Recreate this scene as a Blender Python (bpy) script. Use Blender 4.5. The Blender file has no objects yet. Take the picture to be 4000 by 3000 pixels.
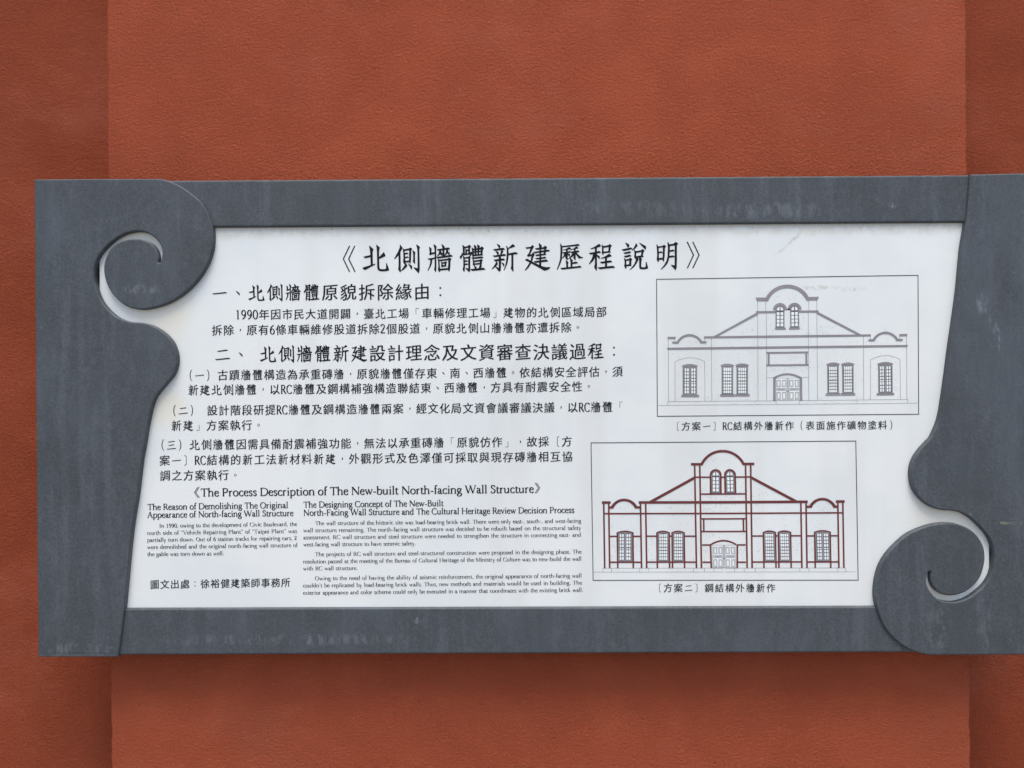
import bpy, bmesh, math, random
from mathutils import Vector, Matrix
from mathutils.geometry import tessellate_polygon
random.seed(7)
R = math.radians
C = bpy.context.scene.collection
scn = bpy.context.scene

# ------------------------------------------------------------------ camera, world, sun, exposure
DIST = 1.186                      # metres from the print to the lens
FPX = 2965.0                      # focal length in photograph pixels (4000 wide)
ROLL, YAW = R(0.32), R(0.42)
cam = bpy.data.cameras.new('camera')
cam.sensor_width = 36.0
cam.lens = 36.0 * FPX / 4000.0
cam.clip_start = 0.02
cam.clip_end = 400
camo = bpy.data.objects.new('camera', cam)
C.objects.link(camo)
scn.camera = camo
PANEL_Y = -0.038                  # front of the white board (pilaster face is y = 0)
CAM = Vector((DIST * math.tan(YAW), PANEL_Y - DIST, 0.0))
rz = Matrix.Rotation(YAW, 3, 'Z')
FWD = rz @ Vector((0, 1, 0))
rr = rz @ Vector((math.cos(ROLL), 0, -math.sin(ROLL)))
UP = rz @ Vector((math.sin(ROLL), 0, math.cos(ROLL)))
m3 = Matrix((rr, UP, -FWD)).transposed()
camo.matrix_world = Matrix.Translation(CAM) @ m3.to_4x4()

def W(X, Y, y=PANEL_Y):
    """measured photograph position -> real place on the vertical plane at depth y"""
    d = FWD * FPX + rr * (X - 2000.0) - UP * (Y - 1500.0)
    t = (y - CAM.y) / d.y
    p = CAM + d * t
    return Vector((p.x, y, p.z))

SUN_EL, SUN_AZ = R(72), R(180)    # azimuth measured from +Y (north) clockwise
world = bpy.data.worlds.new('World')
scn.world = world
world.use_nodes = True
wn = world.node_tree
for n in list(wn.nodes):
    wn.nodes.remove(n)
sky = wn.nodes.new('ShaderNodeTexSky')
sky.sky_type = 'NISHITA'
sky.sun_disc = False
sky.sun_elevation = SUN_EL
sky.sun_rotation = SUN_AZ
sky.air_density = 1.0
sky.dust_density = 3.5
sky.ozone_density = 1.0
bg = wn.nodes.new('ShaderNodeBackground')
bg.inputs['Strength'].default_value = 0.11
wo = wn.nodes.new('ShaderNodeOutputWorld')
wn.links.new(sky.outputs[0], bg.inputs[0])
wn.links.new(bg.outputs[0], wo.inputs[0])

sun = bpy.data.lights.new('sun', 'SUN')
sun.energy = 1.5
sun.angle = R(30)
sun.color = (1.0, 0.96, 0.9)
suno = bpy.data.objects.new('sun', sun)
C.objects.link(suno)
sd = Vector((math.sin(SUN_AZ) * math.cos(SUN_EL), math.cos(SUN_AZ) * math.cos(SUN_EL), math.sin(SUN_EL)))
suno.rotation_euler = sd.to_track_quat('Z', 'Y').to_euler()
suno.location = sd * 5

scn.view_settings.view_transform = 'Standard'
scn.view_settings.look = 'None'
scn.view_settings.exposure = 0.90
scn.view_settings.gamma = 1.0
scn.render.engine = 'CYCLES'
scn.cycles.max_bounces = 6
scn.cycles.filter_width = 1.5

# ------------------------------------------------------------------ material helpers
def mat(name):
    m = bpy.data.materials.new(name)
    m.use_nodes = True
    nt = m.node_tree
    for n in list(nt.nodes):
        nt.nodes.remove(n)
    out = nt.nodes.new('ShaderNodeOutputMaterial')
    b = nt.nodes.new('ShaderNodeBsdfPrincipled')
    nt.links.new(b.outputs[0], out.inputs[0])
    return m, nt, b

class N:
    """tiny node-graph helper"""
    def __init__(s, nt): s.nt = nt; s.co = None
    def coord(s):
        if s.co is None: s.co = s.nt.nodes.new('ShaderNodeTexCoord').outputs['Object']
        return s.co
    def mapped(s, scale=(1, 1, 1), loc=(0, 0, 0), rot=(0, 0, 0)):
        n = s.nt.nodes.new('ShaderNodeMapping')
        n.inputs['Scale'].default_value = scale
        n.inputs['Location'].default_value = loc
        n.inputs['Rotation'].default_value = rot
        s.nt.links.new(s.coord(), n.inputs[0]); return n.outputs[0]
    def noise(s, scale, detail=3, rough=.55, vec=None, dist=0.0):
        n = s.nt.nodes.new('ShaderNodeTexNoise')
        n.inputs['Scale'].default_value = scale
        n.inputs['Detail'].default_value = detail
        n.inputs['Roughness'].default_value = rough
        n.inputs['Distortion'].default_value = dist
        s.nt.links.new(vec or s.coord(), n.inputs['Vector']); return n.outputs[0]
    def vor(s, scale, vec=None, feature='F1', rnd=1.0):
        n = s.nt.nodes.new('ShaderNodeTexVoronoi')
        n.feature = feature
        n.inputs['Scale'].default_value = scale
        n.inputs['Randomness'].default_value = rnd
        s.nt.links.new(vec or s.coord(), n.inputs['Vector']); return n.outputs['Distance']
    def ramp(s, v, a, b, va=0.0, vb=1.0, smooth=True):
        n = s.nt.nodes.new('ShaderNodeMapRange')
        n.interpolation_type = 'SMOOTHSTEP' if smooth else 'LINEAR'
        n.inputs[1].default_value = a; n.inputs[2].default_value = b
        n.inputs[3].default_value = va; n.inputs[4].default_value = vb
        s.nt.links.new(v, n.inputs[0]); return n.outputs[0]
    def math(s, op, a, b=0.0, c=None):
        n = s.nt.nodes.new('ShaderNodeMath'); n.operation = op
        for i, v in enumerate((a, b) + ((c,) if c is not None else ())):
            if isinstance(v, (int, float)): n.inputs[i].default_value = v
            else: s.nt.links.new(v, n.inputs[i])
        return n.outputs[0]
    def mix(s, f, a, b):
        n = s.nt.nodes.new('ShaderNodeMix'); n.data_type = 'RGBA'
        for i, v in ((0, f), (6, a), (7, b)):
            if isinstance(v, (int, float)): n.inputs[i].default_value = v
            elif isinstance(v, tuple): n.inputs[i].default_value = v + (1,)
            else: s.nt.links.new(v, n.inputs[i])
        return n.outputs[2]
    def sep(s, v=None):
        n = s.nt.nodes.new('ShaderNodeSeparateXYZ')
        s.nt.links.new(v or s.coord(), n.inputs[0]); return n.outputs
    def bump(s, h, strength, dist, nrm=None):
        n = s.nt.nodes.new('ShaderNodeBump')
        n.inputs['Strength'].default_value = strength
        n.inputs['Distance'].default_value = dist
        s.nt.links.new(h, n.inputs['Height'])
        if nrm: s.nt.links.new(nrm, n.inputs['Normal'])
        return n.outputs[0]

def stucco(name, base, dark, pale, coarse):
    m, nt, b = mat(name); g = N(nt)
    v = g.mapped((1, 1, 1.12), (0, 0, 0), (0, R(12), 0))
    big = g.noise(2.3, 3, .6)
    mid = g.noise(17, 5, .62)
    fine = g.noise(330, 5, .75)
    col = g.mix(g.ramp(big, .38, .66, 0, .5), base, dark)
    col = g.mix(g.ramp(mid, .45, .75, 0, .35), col, pale)
    col = g.mix(g.ramp(fine, .5, .66, 0, .7), col, dark)
    col = g.mix(g.ramp(fine, .5, .36, 0, .5), col, pale)
    # pinkish rubbed patches and a few lime-white flecks
    rub = g.ramp(g.noise(3.1, 5, .7, g.mapped((1, 1, 1.3), (4, 2, 7))), .5, .74, 0, .4)
    col = g.mix(rub, col, (.42, .125, .075))
    fl = g.math('MULTIPLY', g.ramp(g.vor(48), .03, .06, 1, 0), g.ramp(g.noise(5, 3, .6), .55, .66))
    col = g.mix(g.math('MULTIPLY', fl, .55), col, (.55, .36, .28))
    nt.links.new(col, b.inputs['Base Color'])
    b.inputs['Roughness'].default_value = .85
    b.inputs['Specular IOR Level'].default_value = .12
    h1 = g.noise(215, 5, .74, v, .5)
    h2 = g.vor(230, v)
    h3 = g.noise(600, 3, .7, v)
    h4 = g.noise(26, 3, .5, v)
    h = g.math('ADD', g.ramp(h1, .3, .7), g.math('MULTIPLY', h2, -.45))
    h = g.math('ADD', h, g.math('MULTIPLY', h3, .8))
    area = g.ramp(g.noise(5.5, 4, .65, None, .8), .34, .66, .65, 1.15)
    h = g.math('MULTIPLY', h, area)
    h = g.math('ADD', h, g.math('MULTIPLY', h4, .35))
    # small pits here and there
    pit = g.ramp(g.vor(34), .035, .075, -1.6, 0)
    h = g.math('ADD', h, pit)
    nt.links.new(g.bump(h, coarse, .0022), b.inputs['Normal'])
    return m

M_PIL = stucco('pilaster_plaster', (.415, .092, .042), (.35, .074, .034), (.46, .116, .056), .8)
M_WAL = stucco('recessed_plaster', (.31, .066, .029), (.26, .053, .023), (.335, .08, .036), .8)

def metal_frame():
    m, nt, b = mat('grey_painted_board'); g = N(nt)
    streak = g.noise(1.0, 5, .62, g.mapped((34, 34, 2.6)))
    blot = g.noise(5.5, 5, .6)
    grain = g.noise(900, 2, .5)
    base = (.066, .078, .088)
    col = g.mix(g.ramp(blot, .38, .68, 0, .8), base, (.055, .064, .072))
    col = g.mix(g.ramp(streak, .5, .74, 0, .5), col, (.125, .142, .165))
    # chalky runs in the lower halves and mottled worn film
    worn = g.math('MULTIPLY', g.ramp(g.noise(38, 6, .72, None, .6), .56, .72), g.ramp(g.noise(3.7, 2, .5), .52, .7))
    col = g.mix(g.math('MULTIPLY', worn, .42), col, (.2, .215, .245))
    craze = g.noise(260, 6, .8)
    col = g.mix(g.ramp(craze, .5, .62, 0, .42), col, (.115, .13, .145))
    col = g.mix(g.ramp(craze, .5, .40, 0, .5), col, (.04, .048, .054))
    # sparse pale droppings / chips
    chips = g.ramp(g.vor(13, g.mapped((1, 1, .8))), .018, .034, 1, 0)
    chips = g.math('MULTIPLY', chips, g.ramp(g.noise(9, 2, .5), .52, .62))
    col = g.mix(g.math('MULTIPLY', chips, .55), col, (.3, .32, .34))
    cloud = g.noise(48, 7, .76, g.mapped((1, 1, .5)))
    col = g.mix(g.ramp(cloud, .5, .72, 0, .55), col, (.112, .128, .142))
    col = g.mix(g.ramp(cloud, .5, .28, 0, .55), col, (.046, .054, .061))
    film = g.ramp(g.noise(1.0, 5, .68, g.mapped((7, 7, 3.2), (3, 0, 1))), .5, .68, 0, .5)
    col = g.mix(film, col, (.098, .114, .134))
    dkp = g.ramp(g.noise(1.0, 4, .6, g.mapped((9, 9, 2.2), (8, 0, 5))), .55, .68, 0, .5)
    col = g.mix(dkp, col, (.055, .066, .072))
    thin = g.noise(1.0, 4, .6, g.mapped((150, 150, 9)))
    col = g.mix(g.ramp(thin, .6, .78, 0, .3), col, (.15, .165, .185))
    col = g.mix(g.ramp(grain, .35, .8, 0, .38), col, (.045, .05, .058))
    # lime smears and drips seen on the boards
    sx = g.sep()
    for (qx, qy, rx_, ry_, st_, tilt) in ((3835, 1185, 26, 50, .5, 0), (3885, 1300, 20, 75, .6, .25), (3490, 800, 20, 14, .6, 0), (560, 1130, 85, 24, .35, 0),
                                    (2500, 815, 250, 40, .16, 0), (3010, 820, 330, 36, .24, 0), (1630, 2425, 24, 14, .5, 0), (3660, 2440, 60, 120, .16, 0), (3840, 2440, 45, 150, .17, 0), (300, 2535, 190, 26, .22, 0), (1100, 2500, 600, 26, .25, 0)):
        cen = W(qx, qy, -.045)
        dx = g.math('DIVIDE', g.math('ADD', g.math('SUBTRACT', sx[0], cen.x), g.math('MULTIPLY', g.math('SUBTRACT', sx[2], cen.z), tilt)), rx_ * .0004)
        dz = g.math('DIVIDE', g.math('SUBTRACT', sx[2], cen.z), ry_ * .0004)
        dd = g.math('SQRT', g.math('ADD', g.math('MULTIPLY', dx, dx), g.math('MULTIPLY', dz, dz)))
        msk = g.ramp(dd, .45, 1.15, 1, 0)
        grn = g.ramp(g.noise(1, 5, .7, g.mapped((110, 110, 38), (qx * .01, 0, 0))), .46, .62)
        col = g.mix(g.math('MULTIPLY', g.math('MULTIPLY', msk, grn), st_), col, (.26, .285, .31))
    # the old joint that weeps lime across the right-hand scroll, and the one low on the left scroll
    s = g.sep()
    wob = g.math('MULTIPLY', g.math('SUBTRACT', g.noise(60, 4, .7), .5), .006)
    zz = g.math('ADD', s[2], wob)
    wz = W(3900, 2040).z
    l1 = g.math('MULTIPLY', g.ramp(g.math('ABSOLUTE', g.math('SUBTRACT', zz, wz)), .0004, .0032, 1, 0), g.ramp(s[0], W(3815, 2040).x, W(3855, 2040).x))
    l1 = g.math('MULTIPLY', l1, g.ramp(g.noise(75, 4, .7), .42, .62))
    col = g.mix(g.math('MULTIPLY', l1, .5), col, (.32, .3, .2))
    lz = W(300, 2543).z
    left = g.ramp(s[0], W(470, 2543).x, W(462, 2543).x)
    l2 = g.math('MULTIPLY', g.ramp(g.math('SUBTRACT', zz, lz), .0, -.006), left)
    col = g.mix(g.math('MULTIPLY', l2, g.ramp(g.noise(90, 3, .6), .3, .7, .1, .5)), col, (.17, .2, .23))
    l3 = g.math('MULTIPLY', g.ramp(g.math('ABSOLUTE', g.math('SUBTRACT', zz, lz)), .0002, .0011, 1, 0), left)
    col = g.mix(g.math('MULTIPLY', l3, .6), col, (.035, .04, .045))
    nt.links.new(col, b.inputs['Base Color'])
    nt.links.new(g.ramp(streak, .3, .8, .62, .48), b.inputs['Roughness'])
    b.inputs['Specular IOR Level'].default_value = .42
    h = g.math('ADD', g.noise(420, 5, .7), g.math('MULTIPLY', g.noise(30, 3), 1.2))
    nt.links.new(g.bump(h, .5, .0012), b.inputs['Normal'])
    return m
M_FRM = metal_frame()

def white_board():
    m, nt, b = mat('white_printed_board'); g = N(nt)
    s = g.sep()
    blot = g.noise(4.0, 4, .6)
    col = g.mix(g.ramp(blot, .38, .64), (.81, .84, .82), (.745, .785, .775))
    # dusty grime caught under the top rail, running down a little
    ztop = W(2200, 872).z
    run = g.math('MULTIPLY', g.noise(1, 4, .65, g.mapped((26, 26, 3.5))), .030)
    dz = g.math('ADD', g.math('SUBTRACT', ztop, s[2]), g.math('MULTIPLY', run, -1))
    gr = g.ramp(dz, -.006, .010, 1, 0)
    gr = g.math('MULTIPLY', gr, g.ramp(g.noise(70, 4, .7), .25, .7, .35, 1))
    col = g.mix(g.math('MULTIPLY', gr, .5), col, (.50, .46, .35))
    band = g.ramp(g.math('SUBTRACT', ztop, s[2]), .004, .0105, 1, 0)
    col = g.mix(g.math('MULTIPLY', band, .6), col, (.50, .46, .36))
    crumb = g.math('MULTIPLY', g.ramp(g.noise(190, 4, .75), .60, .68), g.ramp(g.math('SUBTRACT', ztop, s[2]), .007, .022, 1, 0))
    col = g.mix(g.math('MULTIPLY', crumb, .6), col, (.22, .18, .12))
    # yellowed film where dust settles in the throats of the two scrolls
    for (qx, qy, qr) in ((560, 925, 130), (640, 1215, 170), (3690, 2020, 190), (3640, 2330, 120), (640, 1590, 120)):
        cen = W(qx, qy); rad = qr * .0004
        d2 = g.math('ADD', g.math('POWER', g.math('SUBTRACT', s[0], cen.x), 2.0), g.math('POWER', g.math('SUBTRACT', s[2], cen.z), 2.0))
        dd = g.math('ADD', g.math('SQRT', d2), g.math('MULTIPLY', g.math('SUBTRACT', g.noise(22, 4, .6), .5), .05))
        col = g.mix(g.ramp(dd, rad * .3, rad, .5, 0), col, (.78, .72, .55))
    for (ax_, ay_, bx_, by_) in ((3160, 885, 3010, 1010), (3440, 1270, 3530, 1345), (3120, 1125, 3400, 1120)):
        p0, p1 = W(ax_, ay_), W(bx_, by_)
        dv = Vector((p1.x - p0.x, p1.z - p0.z)); Ln = dv.length; dv.normalize()
        rx0 = g.math('SUBTRACT', s[0], p0.x); rz0 = g.math('SUBTRACT', s[2], p0.z)
        al = g.math('ADD', g.math('MULTIPLY', rx0, dv.x), g.math('MULTIPLY', rz0, dv.y))
        ac = g.math('ADD', g.math('MULTIPLY', rx0, -dv.y), g.math('MULTIPLY', rz0, dv.x))
        ac = g.math('ADD', ac, g.math('MULTIPLY', g.math('SUBTRACT', g.noise(18, 3), .5), .03))
        mk = g.math('MULTIPLY', g.ramp(g.math('ABSOLUTE', ac), .0006, .0045, 1, 0), g.math('MULTIPLY', g.ramp(al, 0, .02), g.ramp(al, Ln - .02, Ln, 1, 0)))
        mk = g.math('MULTIPLY', mk, g.ramp(g.noise(60, 4, .7), .4, .65))
        col = g.mix(g.math('MULTIPLY', mk, .5), col, (.40, .36, .28))
    # long faint rain trails
    tr = g.ramp(g.noise(1, 3, .5, g.mapped((11, 11, .5))), .5, .66, 0, .2)
    col = g.mix(tr, col, (.6, .6, .56))
    # scattered specks of dirt
    sp = g.ramp(g.vor(30), .02, .034, 1, 0)
    sp = g.math('MULTIPLY', sp, g.ramp(g.noise(6, 2), .5, .6))
    col = g.mix(g.math('MULTIPLY', sp, .35), col, (.4, .38, .33))
    nt.links.new(col, b.inputs['Base Color'])
    nt.links.new(g.ramp(g.noise(12, 4, .6), .3, .7, .1, .22), b.inputs['Roughness'])
    b.inputs['Specular IOR Level'].default_value = .5
    nt.links.new(g.bump(g.noise(3.2, 2, .5), .12, .004), b.inputs['Normal'])
    return m
M_WHT = white_board()

def plain(name, col, rough=.4, spec=.4):
    m, nt, b = mat(name); g = N(nt)
    c = g.mix(g.ramp(g.noise(40, 3), .3, .7, 0, .5), col, tuple(x * 1.25 for x in col))
    nt.links.new(c, b.inputs['Base Color'])
    b.inputs['Roughness'].default_value = rough
    b.inputs['Specular IOR Level'].default_value = spec
    return m
M_INK = plain('black_ink', (.008, .008, .010), .45, .2)
M_LINE = plain('drawing_line_ink', (.12, .12, .13), .35)
M_BORD = plain('border_ink', (.01, .01, .012), .45, .2)
M_GRY = plain('grey_trim_ink', (.27, .25, .27), .35)
M_DGR = plain('dark_sash_ink', (.085, .085, .095), .35)
M_MGR = plain('sash_rim_ink', (.30, .30, .32), .35)
M_PAN = plain('pane_white_ink', (.78, .815, .80), .3)
M_RED = plain('brick_red_ink', (.145, .030, .027), .35)
M_SPK = plain('speckle_ink', (.32, .33, .35), .4)
M_BLK = plain('black_backing', (.018, .018, .02), .6)

def ground_mat():
    m, nt, b = mat('grey_pavement'); g = N(nt)
    col = g.mix(g.ramp(g.noise(1.7, 5, .6), .3, .7), (.22, .212, .2), (.16, .155, .148))
    col = g.mix(g.ramp(g.noise(120, 3), .4, .8, 0, .5), col, (.16, .155, .15))
    nt.links.new(col, b.inputs['Base Color'])
    b.inputs['Roughness'].default_value = .85
    nt.links.new(g.bump(g.noise(160, 3), .4, .003), b.inputs['Normal'])
    return m
M_GND = ground_mat()

# ------------------------------------------------------------------ object helpers
def link(name, me, parent=None, mats=()):
    for mm in mats: me.materials.append(mm)
    o = bpy.data.objects.new(name, me)
    C.objects.link(o)
    if parent: o.parent = parent
    return o

def empty(name, loc=(0, 0, 0)):
    o = bpy.data.objects.new(name, None); o.location = loc
    o.empty_display_size = .1
    C.objects.link(o); return o

def jagged_box(name, x0, x1, y0, y1, z0, z1, parent, m, amp=.0005):
    """plastered block whose vertical arrises wander a little, as trowelled edges do"""
    bm = bmesh.new()
    nz = int((z1 - z0) / .0032)
    rng = random.Random(3)
    def walk():
        v, out = 0.0, []
        for i in range(nz + 1):
            v = v * .8 + rng.uniform(-1, 1) * amp
            out.append(v + (rng.uniform(.0008, .0024) if rng.random() < .03 else 0))
        return out
    wl, wr = walk(), walk()
    rows = []
    for i in range(nz + 1):
        z = z0 + (z1 - z0) * i / nz
        r_ = .0022
        rows.append([bm.verts.new(p) for p in (
            (x0 - abs(wl[i]) * .2, y1, z), (x0 + wl[i], y0 + r_, z), (x0 + r_ + wl[i], y0, z),
            (x1 - r_ - wr[i], y0, z), (x1 - wr[i], y0 + r_, z), (x1 + abs(wr[i]) * .2, y1, z))])
    for a, b_ in zip(rows, rows[1:]):
        for k in range(5):
            f = bm.faces.new((a[k], a[k + 1], b_[k + 1], b_[k]))
            f.smooth = k in (1, 3)
    bm.faces.new([v for v in rows[0]][::-1]); bm.faces.new(rows[-1])
    bmesh.ops.recalc_face_normals(bm, faces=bm.faces)
    me = bpy.data.meshes.new(name); bm.to_mesh(me); bm.free()
    return link(name, me, parent, (m,))

def box(name, a, b, parent, m, bev=0.0):
    bm = bmesh.new()
    bmesh.ops.create_cube(bm, size=1)
    a, b = Vector(a), Vector(b)
    for v in bm.verts:
        v.co = Vector((a[i] + (b[i] - a[i]) * (v.co[i] + .5) for i in range(3)))
    if bev: bmesh.ops.bevel(bm, geom=bm.edges[:], offset=bev, segments=3, affect='EDGES', profile=.5)
    me = bpy.data.meshes.new(name); bm.to_mesh(me); bm.free()
    return link(name, me, parent, (m,))

def catmull(pts, n=5, closed=False):
    out = []; L = len(pts)
    rng = range(L) if closed else range(L - 1)
    for i in rng:
        if closed: p0, p1, p2, p3 = pts[i - 1], pts[i], pts[(i + 1) % L], pts[(i + 2) % L]
        else: p0, p1, p2, p3 = pts[max(i - 1, 0)], pts[i], pts[i + 1], pts[min(i + 2, L - 1)]
        for k in range(n):
            t = k / n
            out.append(tuple(.5 * (2 * p1[j] + (p2[j] - p0[j]) * t + (2 * p0[j] - 5 * p1[j] + 4 * p2[j] - p3[j]) * t * t
                                   + (3 * p1[j] - p0[j] - 3 * p2[j] + p3[j]) * t ** 3) for j in range(2)))
    if not closed: out.append(tuple(pts[-1]))
    return out

def plate(name, pts, yfront, yback, bev, parent, m):
    """cut board: outline in (x, z), thickness along y, rounded arrises"""
    cu = bpy.data.curves.new('outline', 'CURVE')
    cu.dimensions = '2D'; cu.fill_mode = 'BOTH'
    sp = cu.splines.new('POLY'); sp.points.add(len(pts) - 1)
    for i, (x, z) in enumerate(pts): sp.points[i].co = (x, z, 0, 1)
    sp.use_cyclic_u = True
    cu.bevel_depth = bev; cu.bevel_resolution = 3; cu.offset = -bev
    cu.extrude = (yback - yfront) / 2 - bev
    to = bpy.data.objects.new('outline', cu); C.objects.link(to)
    bpy.context.view_layer.update()
    me = bpy.data.meshes.new_from_object(to.evaluated_get(bpy.context.evaluated_depsgraph_get()))
    bpy.data.objects.remove(to); bpy.data.curves.remove(cu)
    yc = (yfront + yback) / 2
    me.transform(Matrix(((1, 0, 0, 0), (0, 0, -1, yc), (0, 1, 0, 0), (0, 0, 0, 1))))
    me.name = name
    bm = bmesh.new(); bm.from_mesh(me)
    bmesh.ops.remove_doubles(bm, verts=bm.verts, dist=1e-5)
    bmesh.ops.recalc_face_normals(bm, faces=bm.faces)
    for e in bm.edges:
        if len(e.link_faces) == 2 and e.calc_face_angle(0) > R(38): e.smooth = False
    for f in bm.faces: f.smooth = abs(f.normal.y) < .98
    bm.to_mesh(me); bm.free(); me.materials.clear()
    return link(name, me, parent, (m,))

# ------------------------------------------------------------------ ground and wall
GZ = -1.45
gme = bpy.data.meshes.new('ground')
gme.from_pydata([(-60, .3, GZ), (60, .3, GZ), (60, -120, GZ), (-60, -120, GZ)], [], [(0, 3, 2, 1)])
ground = link('ground', gme, None, (M_GND,)); ground['kind'] = 'structure'

wall = empty('plastered_wall', (0, .07, GZ))
wall['label'] = 'terracotta red plastered wall with a raised pilaster behind the grey sign'
wall['category'] = 'wall'
xl = (W(419, 0, 0).x + W(432, 3000, 0).x) / 2
xr = (W(3775, 0, 0).x + W(3790, 3000, 0).x) / 2
REC = .095
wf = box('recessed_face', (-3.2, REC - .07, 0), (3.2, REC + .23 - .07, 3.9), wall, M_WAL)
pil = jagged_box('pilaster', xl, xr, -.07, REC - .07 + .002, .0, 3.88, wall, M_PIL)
pil['label'] = 'raised brighter orange red pilaster carrying the sign'

# ------------------------------------------------------------------ the sign
sign = empty('information_sign', (0, 0, 0))
sign['label'] = 'white information board in a grey frame with curled scroll ends on a red pilaster'
sign['category'] = 'sign'

Y_RAIL, Y_SCR = -.0428, -.0472
def px(pts, y): return [(p.x, p.z) for p in (W(a, b, y) for a, b in pts)]

# back box fixed to the pilaster, and the white board
a, b = W(395, 800), W(3858, 2470)
box('backing_box', (a.x, PANEL_Y + .0045, b.z), (b.x, -.0003, a.z), sign, M_BLK)
a, b = W(387, 790), W(3866, 2480)
panel = box('white_panel', (a.x, PANEL_Y, b.z), (b.x, PANEL_Y + .004, a.z), sign, M_WHT, .0006)
panel['label'] = 'glossy white printed board with black Chinese and English text'

# rails
top = px([(600, 705), (3820, 682.5), (3808, 868), (560, 889.5)], Y_RAIL)
t = plate('frame_rail', top, Y_RAIL, -.018, .0034, sign, M_FRM); t['label'] = 'straight grey top rail of the frame'
bot = px([(300, 2377.5), (3700, 2368), (3700, 2548.5), (300, 2560.5)], Y_RAIL)
t = plate('frame_rail', bot, Y_RAIL, -.018, .0034, sign, M_FRM); t['label'] = 'straight grey bottom rail of the frame'

LS = [(132, 700), (300, 698.3), (480, 697.8), (608, 697.6), (649.6, 703), (705, 726.6), (759.5, 765), (795.7, 803.4), (818.3, 848.6), (831.8, 893.9), (834, 939),
      (827.3, 984.3), (809.5, 1034), (776.6, 1087), (732.4, 1135), (678, 1173.4), (623.9, 1196), (569.6, 1208), (533.5, 1207.4), (497.3, 1198),
      (465.6, 1176.4), (434, 1142.5), (413.7, 1101.8), (404.6, 1061.1), (406.9, 1025), (420.4, 988.8), (445.3, 957.1), (479.2, 940), (515.4, 933.2),
      (551.5, 934.5), (583.2, 945.8), (605.8, 966.2), (617, 993.3), (619.5, 1011.4), (617, 1023), (622, 1026), (627, 1020), (630.7, 1006.9), (632.9, 979.7), (626.1, 957.1),
      (608, 932.3), (583.2, 914.2), (551.5, 903.8), (515.4, 905.2), (474.7, 918.7), (434, 945.8), (400.1, 979.7), (379.7, 1011.4), (368.4, 1047.6),
      (367.1, 1088.2), (377.5, 1128.9), (393.3, 1169.6), (415.9, 1201.3), (447.6, 1230.7), (483.7, 1250), (519.9, 1257.8), (560.6, 1261), (601.3, 1273.6),
      (637.4, 1296.2), (667, 1325.6), (683, 1355), (692.5, 1392), (690.5, 1428), (677, 1464), (652, 1496), (625, 1527.6), (604, 1559), (590, 1600), (577, 1660), (564, 1740),
      (553, 1800), (537, 1935), (514, 2082), (486, 2369), (461, 2567)]
RS = [(3790.5, 680.7), (3788, 711), (3778, 837), (3769, 900), (3757, 975), (3743, 1125), (3729, 1230), (3711, 1355), (3698, 1455), (3683, 1560), (3669, 1635), (3642.9, 1700),
      (3625.5, 1721.7), (3595.7, 1754), (3572, 1789.5), (3560, 1824.8), (3558.5, 1862.7), (3565.8, 1900.7), (3584.8, 1936), (3614.7, 1965.8), (3647, 1984.8),
      (3679.7, 1993), (3717.7, 1995.7), (3755.7, 2003.8), (3793.7, 2025.5), (3829, 2058), (3858.8, 2093), (3876, 2128.6), (3883.2, 2161), (3880.5, 2204.5),
      (3869.6, 2248), (3845.2, 2285.9), (3812.7, 2315.7), (3777.4, 2339), (3734, 2352.6), (3696, 2351), (3663.5, 2340), (3636.4, 2313), (3621.2, 2280.5),
      (3621, 2253.4), (3626, 2238), (3632, 2232), (3636.4, 2236), (3635.3, 2258.8), (3641.8, 2285.9), (3660.8, 2310.3), (3687.9, 2323.9), (3723.2, 2326.6), (3761.1, 2317.4),
      (3796.4, 2295.7), (3826.2, 2261.5), (3842.5, 2220.8), (3849, 2177.4), (3842.5, 2134), (3820.8, 2096), (3791, 2068.9), (3750.3, 2049.9), (3701.5, 2042.9),
      (3652.6, 2047.2), (3603.8, 2060.8), (3549.6, 2085.2), (3506.2, 2120.4), (3468.2, 2161), (3441, 2204.5), (3424.8, 2253.4), (3418.3, 2302), (3419.4, 2340),
      (3430.2, 2389), (3451.9, 2443.2), (3484.5, 2486.6), (3522.4, 2519.2), (3565.8, 2543.6), (3609.2, 2556), (3636.4, 2559.5), (3700, 2560), (3900, 2559)]
ls = catmull(LS, 4)                                   # open curve; the last side is closed by straight edges
left_pts = px(ls + [(147.6, 2567.6)], Y_SCR)
s1 = plate('scroll_end', left_pts, Y_SCR, -.018, .0026, sign, M_FRM)
s1['label'] = 'left scroll end with its curl at the top'
rs = catmull(RS, 4)
right_pts = px([(4125, 673)] + rs + [(4122, 2557.5)], Y_SCR)
s2 = plate('scroll_end', right_pts, Y_SCR, -.018, .0026, sign, M_FRM)
s2['label'] = 'right scroll end with its curl at the bottom'

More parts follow.
